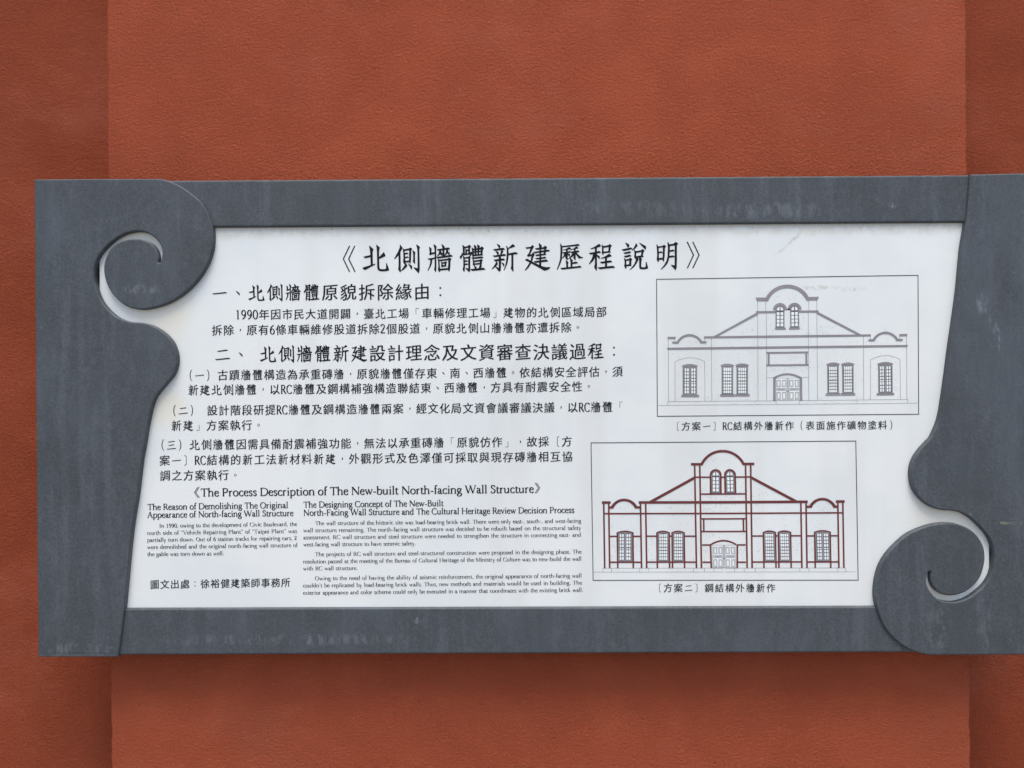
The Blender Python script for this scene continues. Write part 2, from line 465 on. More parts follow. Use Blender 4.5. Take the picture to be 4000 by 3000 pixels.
# ------------------------------------------------------------------ printing
PRINT_Y = PANEL_Y - .0003
class Ink:
    def __init__(s): s.v = []; s.f = []; s.mi = []; s.k = 0
    def poly(s, pts, mi=0, lift=0.0):
        s.k += 1
        y = PRINT_Y - lift - (s.k % 12) * 2.5e-6
        n0 = len(s.v)
        s.v += [W(x, yy, y) for x, yy in pts]
        if len(pts) <= 3: tris = [tuple(range(len(pts)))]
        else: tris = tessellate_polygon([[Vector((x, yy, 0)) for x, yy in pts]])
        for t_ in tris:
            a_, b_, c_ = (pts[i] for i in t_)
            cr = (b_[0] - a_[0]) * (c_[1] - a_[1]) - (b_[1] - a_[1]) * (c_[0] - a_[0])
            if abs(cr) < 1e-9: continue
            t_ = tuple(t_) if cr < 0 else tuple(t_)[::-1]
            s.f.append(tuple(n0 + i for i in t_)); s.mi.append(mi)
    def tri_mesh(s, pts, tris, mi=0):
        s.k += 1
        y = PRINT_Y - (s.k % 12) * 2.5e-6
        n0 = len(s.v)
        s.v += [W(x, yy, y) for x, yy in pts]
        for t_ in tris:
            s.f.append(tuple(n0 + i for i in t_)); s.mi.append(mi)
    def ribbon(s, pts, mi=0, lift=0.0, closed=False):
        """pts: (x, y, width)"""
        L = len(pts); lr = []
        for i in range(L):
            p0 = pts[i - 1] if (i or closed) else pts[i]
            p1 = pts[(i + 1) % L] if (i < L - 1 or closed) else pts[i]
            a_ = Vector((pts[i][0] - p0[0], pts[i][1] - p0[1])); b_ = Vector((p1[0] - pts[i][0], p1[1] - pts[i][1]))
            if a_.length < 1e-9: a_ = b_
            if b_.length < 1e-9: b_ = a_
            a_.normalize(); b_.normalize(); d = a_ + b_
            if d.length < 1e-6: d = a_
            d.normalize(); c_ = max(.45, d.dot(a_)); w = pts[i][2] / 2 / c_
            lr.append(((pts[i][0] - d.y * w, pts[i][1] + d.x * w), (pts[i][0] + d.y * w, pts[i][1] - d.x * w)))
        for i in range(L if closed else L - 1):
            a_, b_ = lr[i], lr[(i + 1) % L]
            s.poly([a_[0], b_[0], b_[1], a_[1]], mi, lift)
    def make(s, name, mats, label=None):
        me = bpy.data.meshes.new(name)
        me.from_pydata([tuple(v) for v in s.v], [], s.f)
        for mm in mats: me.materials.append(mm)
        me.polygons.foreach_set('material_index', s.mi)
        bm = bmesh.new(); bm.from_mesh(me)
        fl = [f for f in bm.faces if f.normal.y > 0]
        if fl: bmesh.ops.reverse_faces(bm, faces=fl)
        bm.to_mesh(me); bm.free()
        o = bpy.data.objects.new(name, me); C.objects.link(o); o.parent = panel
        if label: o['label'] = label
        return o

# ---- brush-style characters of the title, drawn stroke by stroke.  (origin, scale) of each tracing
Z = {'北': (1400, 940), '側': (1400, 940), '牆': (1660, 940), '體': (1660, 940), '新': (1900, 940), '建': (1900, 940),
     '歷': (2160, 930), '程': (2160, 930), '說': (2410, 930), '明': (2410, 930)}
K = {
'北': '''360,180 373,174 490,280 494,298 478,330 468,400 476,790 552,770 556,783 540,795 235,965 217,972 150,925 142,905 165,893 412,815 405,540 237,580 172,543 185,532 402,484 392,340 375,240
594,145 606,142 700,225 704,245 690,300 680,380 684,560 842,388 852,392 897,500 888,514 684,605 690,880 705,930 745,952 810,955 890,948 922,932 928,760 940,750 1015,965 1008,985 900,1010 790,1014 700,1003 650,960 632,890 622,400 612,260''',
'側': '''1380,138 1392,142 1465,240 1440,290 1392,375 1400,800 1405,1035 1390,1042 1332,970 1326,930 1342,850 1338,480 1210,605 1194,603 1200,588 1320,370 1370,250 1385,200
1480,262 1490,262 1520,300 1535,420 1548,560 1560,725 1548,780 1532,780 1495,720 1492,680 1505,560 1495,400
1505,300 1690,258 1715,235 1730,235 1782,270 1780,285 1752,320 1742,640 1730,755 1720,757 1675,690 1690,600 1692,308 1515,345
1530,420 1590,405 1620,398 1662,432 1655,440 1535,458
1535,546 1590,535 1620,522 1667,555 1660,563 1540,580
1545,683 1640,665 1690,678 1690,710 1550,725
1580,750 1620,830 1618,850 1520,945 1430,1003 1422,995 1480,915 1540,820
1645,762 1655,765 1780,840 1782,870 1770,950 1758,952 1710,850
1800,330 1815,328 1885,385 1888,405 1875,480 1880,755 1860,757 1820,700 1812,670 1828,600 1825,440
1927,140 1940,135 2035,205 2038,225 2020,285 2032,850 2030,980 2008,1070 1992,1070 1845,905 1842,890 1960,922 1975,900 1970,400 1955,240''',
'牆': '''290,128 302,126 378,185 380,205 368,290 370,540 375,800 370,1000 360,1030 350,1030 312,965 310,940 328,850 325,300
140,215 152,215 212,265 215,280 208,400 325,385 325,435 215,455 185,483 178,483 145,450 142,435 165,405
90,600 325,565 325,605 240,625 225,760 180,870 105,990 95,993 95,985 150,850 178,740 182,630 140,635
552,125 565,120 655,205 650,235 640,255 770,230 800,240 830,280 815,288 640,308 645,520 590,520 590,318 440,333 405,298 415,288 585,268 575,200
485,330 520,330 548,385 540,405 575,415 578,435 568,500 560,502 510,445 410,523 400,520 460,430
715,295 750,297 778,350 770,375 765,392 815,395 822,405 812,465 800,468 745,415 655,500 645,495 700,390
375,545 640,512 840,472 865,470 918,515 910,525 660,560 430,590
425,585 470,640 482,760 500,940 500,1020 488,1042 475,1038 437,970 436,940 452,850 440,680
455,640 760,600 800,570 815,570 875,610 870,625 845,660 835,900 810,1010 795,1018 757,940 775,850 782,645 470,683
490,940 720,915 760,925 770,965 495,990
537,695 585,730 582,860 575,887 560,880 542,845 550,780
570,730 660,712 685,690 697,690 725,722 707,760 700,830 718,850 575,870 580,818 655,812 665,755 580,765''',
'體': '''1250,148 1260,148 1315,205 1318,435 1480,420 1530,370 1545,372 1590,400 1560,450 1500,520 1480,515 1490,455 1245,490 1210,580 1195,600 1185,595 1160,545 1162,530 1215,470 1235,405 1245,405 1255,445 1270,440 1260,250
1300,208 1420,185 1455,148 1480,143 1525,185 1525,200 1495,240 1490,430 1440,430 1445,232 1310,250
1340,275 1385,300 1450,295 1450,335 1390,345 1392,430 1345,435 1348,340
1262,510 1272,508 1318,560 1322,700 1325,900 1310,1020 1295,1030 1262,965 1260,940 1280,850 1280,600
1300,560 1440,540 1480,510 1510,540 1498,600 1500,980 1480,1035 1462,1035 1355,925 1355,912 1430,930 1445,915 1442,580 1310,598
1322,665 1385,652 1422,685 1415,690 1325,708
1325,770 1395,757 1432,790 1425,797 1325,812
1555,235 1568,232 1610,275 1620,400 1625,500 1610,550 1600,552 1570,500 1580,400
1600,275 1830,240 1880,205 1900,200 1952,245 1950,258 1920,310 1905,455 1925,475 1915,485 1600,515 1600,470 1850,448 1868,295 1605,320
1625,145 1635,142 1705,195 1708,215 1700,270 1705,470 1660,475 1655,300
1735,130 1748,130 1820,180 1822,200 1800,260 1795,465 1752,468 1750,250
1615,360 1870,335 1865,372 1615,400
1550,570 1870,528 1900,535 1945,570 1935,575 1605,608 1585,605
1590,630 1600,628 1640,665 1648,830 1640,845 1592,790 1600,740
1625,665 1830,640 1860,612 1875,610 1918,655 1890,690 1888,770 1885,780 1640,800 1640,762 1825,742 1832,688 1640,705
1635,840 1710,875 1708,940 1662,945
1835,780 1870,790 1885,855 1840,920 1835,930 1785,930
1518,950 1860,912 1930,903 1955,910 2005,955 1995,960 1600,1000 1570,997 1520,965''',
'新': '''350,112 360,110 455,165 460,190 445,250 432,250
230,290 490,250 555,243 580,252 612,290 600,297 290,332 275,330
315,348 325,348 405,385 408,400 400,475 375,478
495,315 535,310 555,365 553,380 505,445 500,460 462,470
215,500 400,478 595,445 620,452 648,487 640,497 275,543 265,540
253,635 420,612 560,595 580,600 612,640 605,648 300,685 285,680
412,525 465,520 487,570 478,640 480,900 470,990 435,1025 425,1025 310,880 310,862 400,905 415,890 418,650
335,690 348,692 375,770 370,785 320,850 190,945 180,940 260,840 315,740
485,718 590,765 595,790 585,845 575,852 540,785
655,182 668,180 720,245 740,240 865,125 880,118 950,178 945,190 730,270 732,430 960,385 985,390 1042,430 1035,440 890,460 895,1010 885,1022 820,930 818,900 835,820 835,468 730,480 720,620 690,760 640,880 590,980 577,980 630,830 660,680 680,480 682,260''',
'建': '''1303,230 1480,205 1520,152 1530,150 1578,195 1575,210 1535,270 1440,470 1510,455 1540,405 1555,405 1600,440 1595,460 1560,540 1515,690 1490,750 1400,890 1290,990 1277,985 1360,860 1440,730 1475,660 1505,510 1420,520 1400,532 1390,530 1355,490 1360,478 1410,430 1475,250 1355,268 1340,265
1295,630 1330,612 1375,610 1480,680 1770,820 1900,870 2010,888 2110,880 2120,890 2112,915 2050,960 1945,992 1925,992 1800,920 1440,720 1295,645
1742,95 1755,92 1832,155 1836,180 1815,260 1818,680 1820,850 1755,830 1768,660 1768,270
1623,258 1890,222 1940,180 1955,175 2012,222 2010,238 1978,275 1960,440 1985,460 1975,470 1670,512 1630,478 1640,470 1905,440 1925,270 1680,300 1665,298
1562,380 1900,325 2020,305 2085,312 2100,345 2090,352 1620,415
1628,585 1900,550 1945,535 1985,572 1980,582 1685,625
1580,690 1980,632 2005,635 2045,675 2040,687 1650,732 1630,730''',
'歷': '''240,185 250,185 300,268 720,220 820,197 840,202 885,240 875,252 320,302 310,330 308,500 290,700 240,860 150,1040 135,1045 135,1030 190,880 240,700 255,450 255,290
330,393 430,370 530,308 545,308 600,350 590,360 485,385 340,403
440,375 485,375 487,720 478,735 465,730 418,660 415,620 437,560
315,478 500,450 545,432 600,460 590,470 560,480 375,518 360,517
385,512 440,500 420,590 295,685 290,680 360,590
487,510 560,535 565,550 555,600 545,605 487,545
580,380 690,350 775,285 790,285 842,325 835,335 750,360 590,388
700,360 748,358 750,720 742,732 730,725 685,660 683,640 700,570
580,460 760,430 820,410 840,415 877,450 870,460 640,495 620,495
665,488 700,490 700,560 640,620 515,690 510,685 600,590
760,480 780,480 850,560 920,620 995,640 990,652 880,675 865,672 750,520
428,750 445,748 508,795 510,810 497,880 500,970 448,972 445,860
565,665 580,662 655,735 655,750 640,800 640,960 590,965 588,800
640,815 740,792 765,782 822,820 820,830 640,862
255,995 840,935 870,918 890,922 948,965 940,973 320,1043 300,1038''',
'程': '''1255,352 1370,300 1530,198 1545,200 1592,265 1585,275 1455,320 1265,367
1398,335 1455,320 1455,620 1460,900 1455,1065 1440,1072 1380,980 1378,950 1400,860
1200,497 1400,465 1530,432 1550,437 1585,475 1578,485 1265,540 1250,540
1345,525 1400,515 1395,640 1330,760 1215,865 1200,862 1205,850 1290,700
1455,550 1550,605 1553,620 1548,680 1538,690 1455,590
1622,222 1632,218 1672,270 1680,450 1675,550 1665,557 1630,500 1625,470 1635,430 1635,300
1665,272 1840,240 1880,205 1895,202 1948,248 1945,262 1915,305 1895,440 1920,465 1915,475 1665,502 1665,458 1845,435 1858,292 1670,320
1592,668 1720,620 1860,530 1880,527 1947,590 1940,602 1790,650 1600,680
1735,655 1792,645 1795,950 1735,955
1568,798 1880,745 1915,743 1962,785 1955,797 1640,843 1625,842
1490,978 1950,930 2005,925 2052,965 2050,980 1570,1028 1550,1025''',
'說': '''285,158 297,155 400,215 407,240 400,275 375,312 362,310
160,380 400,330 455,315 475,320 507,355 500,365 225,427
222,490 370,455 405,440 425,445 463,480 455,490 285,527 270,525
233,602 380,565 420,553 435,557 473,592 465,603 300,642 285,640
238,675 248,673 290,715 300,760 312,900 310,1000 295,1015 285,1010 250,940 248,900 262,860 258,760
285,715 400,695 435,662 450,660 502,697 500,710 478,740 468,890 485,910 478,917 305,935 305,890 410,870 418,740 290,757
630,182 645,180 680,255 675,270 600,345 505,412 497,405 560,330 600,260
748,165 760,162 950,265 965,290 957,372 945,380 830,260
572,392 582,390 622,440 630,480 632,610 625,690 612,688 578,630 575,600 588,560 583,460
615,440 800,410 840,372 860,370 910,418 905,430 880,460 855,585 885,620 875,628 625,650 625,610 800,580 820,455 625,490
637,655 690,645 715,705 710,720 640,850 560,960 430,1055 425,1048 500,970 580,860 625,760
730,645 780,640 822,690 822,710 805,790 802,940 815,970 860,978 930,970 958,955 965,800 980,798 1033,990 1025,1005 950,1028 860,1032 785,1025 755,1000 745,960 745,760''',
'明': '''1318,215 1330,213 1362,270 1378,330 1390,500 1392,740 1380,785 1368,785 1332,725 1328,690 1342,600 1335,380
1355,285 1510,262 1555,230 1570,228 1625,268 1620,285 1590,325 1580,600 1560,765 1550,770 1515,710 1525,600 1535,300 1365,325
1378,462 1440,450 1475,443 1515,475 1510,485 1380,498
1385,670 1475,655 1520,670 1520,708 1390,718
1685,140 1695,138 1740,210 1755,270 1752,400 1740,600 1715,740 1660,860 1580,950 1470,1040 1460,1035 1580,890 1650,760 1690,600 1700,350
1730,215 1880,190 1945,135 1960,132 2025,185 2020,200 1985,245 1988,700 1980,980 1955,1052 1940,1052 1805,905 1805,890 1905,912 1922,890 1925,240 1745,262
1750,408 1850,385 1870,388 1908,425 1900,433 1750,452
1738,600 1850,578 1875,582 1915,618 1908,625 1735,650'''}
TITLE = '北側牆體新建歷程說明'
KAI = {}
for i, ch in enumerate(TITLE):
    ox, oy = Z[ch]
    KAI[ch] = [[(ox + float(a) / 8.508, oy + float(b) / 8.508) for a, b in (q.split(',') for q in ln.split())] for ln in K[ch].split('\n')]
CELL = {}                                         # each glyph in a unit em around its cell centre
for ch, st in KAI.items():
    xs = [p[0] for q in st for p in q]; ys = [p[1] for q in st for p in q]
    cx, cy = (min(xs) + max(xs)) / 2, (min(ys) + max(ys)) / 2
    CELL[ch] = [[((x - cx) / 115, (y - cy) / 115) for x, y in q] for q in st]

t = Ink()
for ch in TITLE:
    for q in KAI[ch]:
        t.poly(q)
        t.ribbon([(x, y, 1.5) for x, y in q], closed=True)
def seg(a, b, w): return [(a[0], a[1], w), (b[0], b[1], w)]
zt = lambda ox, oy, s, pts: [(ox + x / s, oy + y / s) for x, y in pts]
for c3 in ([(408, 196), (347, 322), (407, 447)], [(457, 197), (398, 322), (460, 447)]):
    t.ribbon([(x, y, 4.4) for x, y in zt(1200, 880, 2.458, c3)])
for c3 in ([(1682, 158), (1743, 285), (1684, 411)], [(1736, 158), (1796, 285), (1736, 411)]):
    t.ribbon([(x, y, 4.4) for x, y in zt(2000, 880, 2.458, c3)])
t.make('title_text', (M_INK,), 'large brush-style Chinese title line at the top of the board')

# ---- other Chinese characters: outlines of Blender's own bundled font, thinned and slanted like brush writing
fcu = bpy.data.curves.new('glyph', 'FONT'); fcu.resolution_u = 2
fob = bpy.data.objects.new('glyph', fcu); C.objects.link(fob)
GC = {}
def glyph(ch):
    if ch in GC: return GC[ch]
    fcu.body = ch
    bpy.context.view_layer.update()
    ev = fob.evaluated_get(bpy.context.evaluated_depsgraph_get())
    me = ev.to_mesh()
    me.calc_loop_triangles()
    vs = [(v.co.x, v.co.y) for v in me.vertices]
    tr = [tuple(lt.vertices) for lt in me.loop_triangles]
    ev.to_mesh_clear()
    from collections import defaultdict
    def area(t_):
        a_, b_, c_ = (vs[i] for i in t_)
        return (b_[0] - a_[0]) * (c_[1] - a_[1]) - (b_[1] - a_[1]) * (c_[0] - a_[0])
    tr = [t_ if area(t_) > 0 else t_[::-1] for t_ in tr if abs(area(t_)) > 1e-10]
    ec = defaultdict(int)
    for t_ in tr:
        for i in range(3): ec[(t_[i], t_[(i + 1) % 3])] += 1
    nrm = defaultdict(lambda: [0.0, 0.0])
    for (i, j) in list(ec):
        if (j, i) in ec: continue
        dx, dy = vs[j][0] - vs[i][0], vs[j][1] - vs[i][1]
        L = math.hypot(dx, dy) or 1
        for k in (i, j):
            nrm[k][0] += dy / L * min(1, L * 25); nrm[k][1] -= dx / L * min(1, L * 25)
    out = []
    for i, (x, y) in enumerate(vs):
        nx, ny = nrm[i]; L = math.hypot(nx, ny)
        if L > 1e-6:
            nx /= L; ny /= L
            x += nx * .0165
            y += ny * .003
        out.append((x, y))
    xs = [p[0] for p in out]; ys = [p[1] for p in out]
    cx, cy = (min(xs) + max(xs)) / 2, (min(ys) + max(ys)) / 2
    # keep the character's own place in its cell, lean the level strokes up to the right, entry ends drop
    res = []
    for x, y in out:
        u, v = x - .5, y - .378
        v += .075 * u
        res.append((u * .94, -v * .97))
    GC[ch] = (res, tr)
    return GC[ch]

# ---- roman letters with brackets and stress, drawn by a broad-nib pen (1000 units per em)
def el(cx, cy, rx, ry): return ('o', [(cx + rx * math.cos(k * math.pi / 6), cy + ry * math.sin(k * math.pi / 6)) for k in range(12)])
c = lambda s: ('c', [tuple(map(float, q.split(','))) for q in s.split()])
v = lambda x, y0, y1, f='', w=82: ('v', x, y0, y1, f, w)
l = lambda x0, y0, x1, y1, w: ('l', x0, y0, x1, y1, w)
s = lambda x0, x1, y: ('l', x0, y, x1, y, 34)
F = {
'A': (691, l(335, 651, 80, 20, 38), l(335, 651, 595, 20, 86), l(180, 235, 470, 235, 36), s(10, 190, 14), s(500, 680, 14)),
'B': (588, v(130, 0, 651, 'bt'), c('130,635 330,638 430,560 420,430 300,352 130,350'), c('280,352 430,325 510,240 490,100 350,18 130,16')),
'C': (665, c('600,530 530,620 400,640 220,600 95,470 70,320 110,150 240,35 400,5 520,25 625,120'), l(600, 640, 600, 500, 30)),
'D': (735, v(130, 0, 651, 'bt'), c('130,635 330,638 520,590 655,450 660,250 530,75 330,16 130,16')),
'F': (512, v(130, 0, 651, 'bt'), l(130, 634, 465, 634, 34), l(463, 650, 470, 530, 28), l(130, 340, 385, 340, 34), l(388, 395, 388, 285, 28)),
'H': (778, v(130, 0, 651, 'bt'), v(645, 0, 651, 'bt'), l(130, 335, 645, 335, 36)),
'I': (338, v(168, 0, 651, 'bt')),
'M': (867, v(105, 0, 640, 'bt', 42), l(125, 640, 425, 40, 88), l(425, 40, 735, 640, 40), v(760, 0, 651, 'bt')),
'N': (746, v(120, 0, 640, 'bt', 42), l(105, 645, 640, 10, 92), v(640, 10, 651, 't', 42)),
'O': (748, el(374, 325, 298, 325)),
'P': (570, v(130, 0, 651, 'bt'), c('130,635 330,638 460,570 470,430 370,315 130,300')),
'R': (616, v(130, 0, 651, 'bt'), c('130,635 320,638 440,570 450,440 360,335 130,322'), l(290, 325, 545, 20, 84), s(500, 640, 14)),
'S': (482, c('390,500 365,605 270,640 150,610 100,520 150,430 270,350 385,275 410,165 340,50 220,10 120,40 75,160')),
'T': (628, v(314, 0, 640, 'b'), l(30, 634, 600, 634, 36), l(42, 650, 34, 520, 30), l(586, 650, 594, 520, 30)),
'V': (676, l(75, 640, 335, 15, 88), l(335, 15, 585, 640, 40), s(5, 180, 638), s(500, 670, 638)),
'W': (974, l(75, 640, 290, 15, 86), l(290, 15, 490, 610, 38), l(470, 630, 690, 15, 86), l(690, 15, 900, 640, 38), s(5, 170, 638), s(390, 560, 638), s(820, 970, 638)),
'a': (439, c('85,330 125,405 200,425 280,390 300,300'), v(302, 70, 330), c('300,260 180,225 85,160 85,75 150,20 220,35 300,95'), c('302,90 320,25 370,10 425,45')),
'b': (512, v(95, 20, 700, 'f'), c('100,340 190,420 320,425 430,330 440,170 350,30 210,8 95,45')),
'c': (423, c('370,340 325,410 240,425 115,365 65,220 110,65 220,8 310,18 395,95')),
'd': (528, c('385,370 290,425 160,395 65,250 75,100 170,12 290,30 385,110'), v(388, 30, 700, 'f'), s(388, 480, 22)),
'e': (425, l(75, 245, 360, 250, 32), c('362,250 345,370 240,425 120,385 65,230 95,75 210,8 310,18 390,95')),
'f': (287, v(125, 0, 560, 'b'), c('125,540 150,650 230,690 320,665'), l(35, 418, 255, 418, 36)),
'g': (460, el(205, 290, 130, 135), c('130,180 95,130 160,75 310,55 400,-10 395,-110 290,-200 150,-210 60,-150 65,-80 150,-10 240,15'), l(300, 395, 440, 405, 44)),
'h': (538, v(95, 0, 700, 'bf'), c('95,320 190,415 320,425 400,360 412,260'), v(412, 0, 290, 'b')),
'i': (268, v(135, 0, 425, 'bf'), ('d', 130, 600, 54)),
'j': (261, v(140, -90, 425, 'f'), c('140,-60 115,-180 20,-225'), ('d', 135, 600, 54)),
'k': (490, v(95, 0, 700, 'bf'), l(100, 205, 345, 410, 40), l(185, 280, 415, 15, 84), s(270, 430, 418), s(360, 490, 14)),
'l': (262, v(130, 0, 700, 'bf')),
'm': (819, v(95, 0, 425, 'bf'), c('95,320 180,415 300,425 385,350 395,260'), v(395, 0, 290, 'b'), c('395,320 480,415 600,425 690,350 700,260'), v(700, 0, 290, 'b')),
'n': (547, v(100, 0, 425, 'bf'), c('100,320 195,415 325,425 410,360 422,260'), v(422, 0, 290, 'b')),
'o': (510, el(255, 217, 192, 212)),
'p': (520, v(105, -225, 425, 'bf'), c('110,350 200,420 330,425 440,330 450,170 360,30 230,8 105,50')),
'r': (365, v(105, 0, 425, 'bf'), c('105,290 165,385 240,420 330,395')),
's': (364, c('290,330 250,415 170,425 85,375 90,295 170,230 275,170 290,85 220,10 130,8 60,95')),
't': (318, v(125, 70, 530), c('125,110 145,25 220,10 305,50'), l(30, 418, 295, 418, 36)),
'u': (532, v(95, 110, 425, 'f'), c('95,140 120,35 210,10 310,45 395,120'), v(398, 20, 425, 'f'), s(398, 480, 22)),
'v': (461, l(70, 420, 232, 12, 80), l(232, 12, 385, 420, 36), s(5, 160, 418), s(310, 460, 418)),
'w': (691, l(70, 420, 218, 12, 78), l(218, 12, 345, 400, 36), l(335, 410, 482, 12, 78), l(482, 12, 618, 420, 36), s(5, 150, 418), s(260, 400, 418), s(550, 690, 418)),
'x': (443, l(75, 420, 370, 12, 80), l(360, 420, 75, 12, 36), s(10, 150, 418), s(290, 430, 418), s(10, 150, 14), s(290, 430, 14)),
'y': (452, l(70, 420, 240, 20, 80), l(390, 420, 195, -140, 36), c('205,-110 150,-205 50,-200'), s(5, 160, 418), s(310, 450, 418)),
'z': (410, l(60, 415, 360, 415, 38), l(345, 410, 60, 20, 78), l(50, 18, 365, 18, 38)),
'0': (480, el(240, 320, 180, 320)),
'1': (480, v(245, 0, 640, 'b'), l(250, 635, 130, 580, 36)),
'2': (480, c('75,510 130,615 250,640 355,570 350,440 230,240 70,40'), l(60, 32, 430, 32, 64)),
'6': (480, el(245, 195, 158, 190), c('87,220 120,430 230,570 380,645')),
'9': (480, el(235, 445, 155, 190), c('390,440 375,230 260,70 110,-5')),
'.': (228, ('d', 114, 45, 56)), ',': (228, ('d', 114, 45, 56), l(145, 50, 85, -130, 42)),
'-': (322, l(40, 205, 282, 205, 56)), '\u2019': (209, ('d', 105, 620, 52), l(140, 620, 80, 490, 38)),
'\u201c': (370, ('d', 100, 540, 50), l(70, 540, 130, 670, 38), ('d', 255, 540, 50), l(225, 540, 285, 670, 38)),
'\u201d': (370, ('d', 105, 620, 50), l(140, 620, 80, 490, 38), ('d', 260, 620, 50), l(295, 620, 235, 490, 38)),
' ': (227,)}
PEN = [86, 36]
def pen(pts, close=False):
    T, th = PEN
    L = len(pts); out = []
    for i, (x, y) in enumerate(pts):
        a_ = pts[i - 1] if (i or close) else pts[i]
        b_ = pts[(i + 1) % L] if (i < L - 1 or close) else pts[i]
        ang = math.atan2(b_[1] - a_[1], b_[0] - a_[0])
        out.append((x, y, th + (T - th) * abs(math.sin(ang + R(14))) ** 1.4))
    return out
def letter(ch, small=False):
    """-> list of (closed, [(x, y, w)]) ribbons and dots"""
    res = []
    for e in F[ch][1:]:
        k = e[0]
        if k == 'o': res.append((True, pen(catmull(e[1], 2, True), True)))
        elif k == 'c': res.append((False, pen(catmull(e[1], 3))))
        elif k == 'v':
            _, x, y0, y1, f, w = e
            if small and w > 60: w += 18
            res.append((False, [(x, y0, w), (x, y1, w)]))
            if small: f = f.replace('b', '') if ch.islower() else f
            if 'b' in f: res.append((False, [(x - w / 2 - 48, y0 + 14, 30), (x + w / 2 + 48, y0 + 14, 30)]))
            if 't' in f: res.append((False, [(x - w / 2 - 48, y1 - 14, 30), (x + w / 2 + 48, y1 - 14, 30)]))
            if 'f' in f: res.append((False, [(x - w / 2 - 50, y1 - 52, 30), (x, y1 - 18, 46)]))
        elif k == 'l':
            if small and ch.islower() and e[5] == 34: continue
            w = e[5] * (1.15 if e[5] > 60 else 1 if e[2] != e[4] else .8) if small else e[5]
            res.append((False, [(e[1], e[2], w), (e[3], e[4], w)]))
        elif k == 'd': res.append((False, [(e[1] - e[3], e[2], e[3] * 1.1), (e[1], e[2], e[3] * 2), (e[1] + e[3], e[2], e[3] * 1.1)]))
    return res
LC = {k: letter(k) for k in F}
PEN[:] = [112, 20]
LS_ = {k: letter(k, True) for k in F}
def roman(ink, ch, ox, oy, ax, ay, size, hs=1.0, wt=1.0):
    """ax, ay: unit direction of the line in the picture of the board"""
    k = size / 1000
    for close, pts in (LS_ if size < 30 else LC)[ch]:
        q = [(ox + ax * x * k * hs + ay * y * k, oy + ay * x * k * hs - ax * y * k, (w + (6 if size < 30 else 26)) * k * wt) for x, y, w in pts]
        ink.ribbon(q, closed=close)

def english(ink, text, x0, y0, x1, y1, size, wt=1.0):
    L = math.hypot(x1 - x0, y1 - y0); ax, ay = (x1 - x0) / L, (y1 - y0) / L
    k = size / 1000
    words = text.split(' ')
    wl = sum(F[ch][0] for ch in text if ch != ' ') * k
    ns = len(words) - 1
    nat = wl + ns * 227 * k
    hs = min(1.06, max(.9, L / nat)) if ns else L / nat
    if size < 30: hs *= .965
    gap = (L - wl * hs) / ns if ns else 0
    if gap > 500 * k: hs *= 1.03; gap = (L - wl * hs) / ns
    if gap < 235 * k:
        gap = 235 * k; hs = (L - gap * ns) / wl
    d = 0
    for ch in text:
        if ch == ' ': d += gap; continue
        roman(ink, ch, x0 + ax * d, y0 + ay * d, ax, ay, size, hs, wt)
        d += F[ch][0] * k * hs

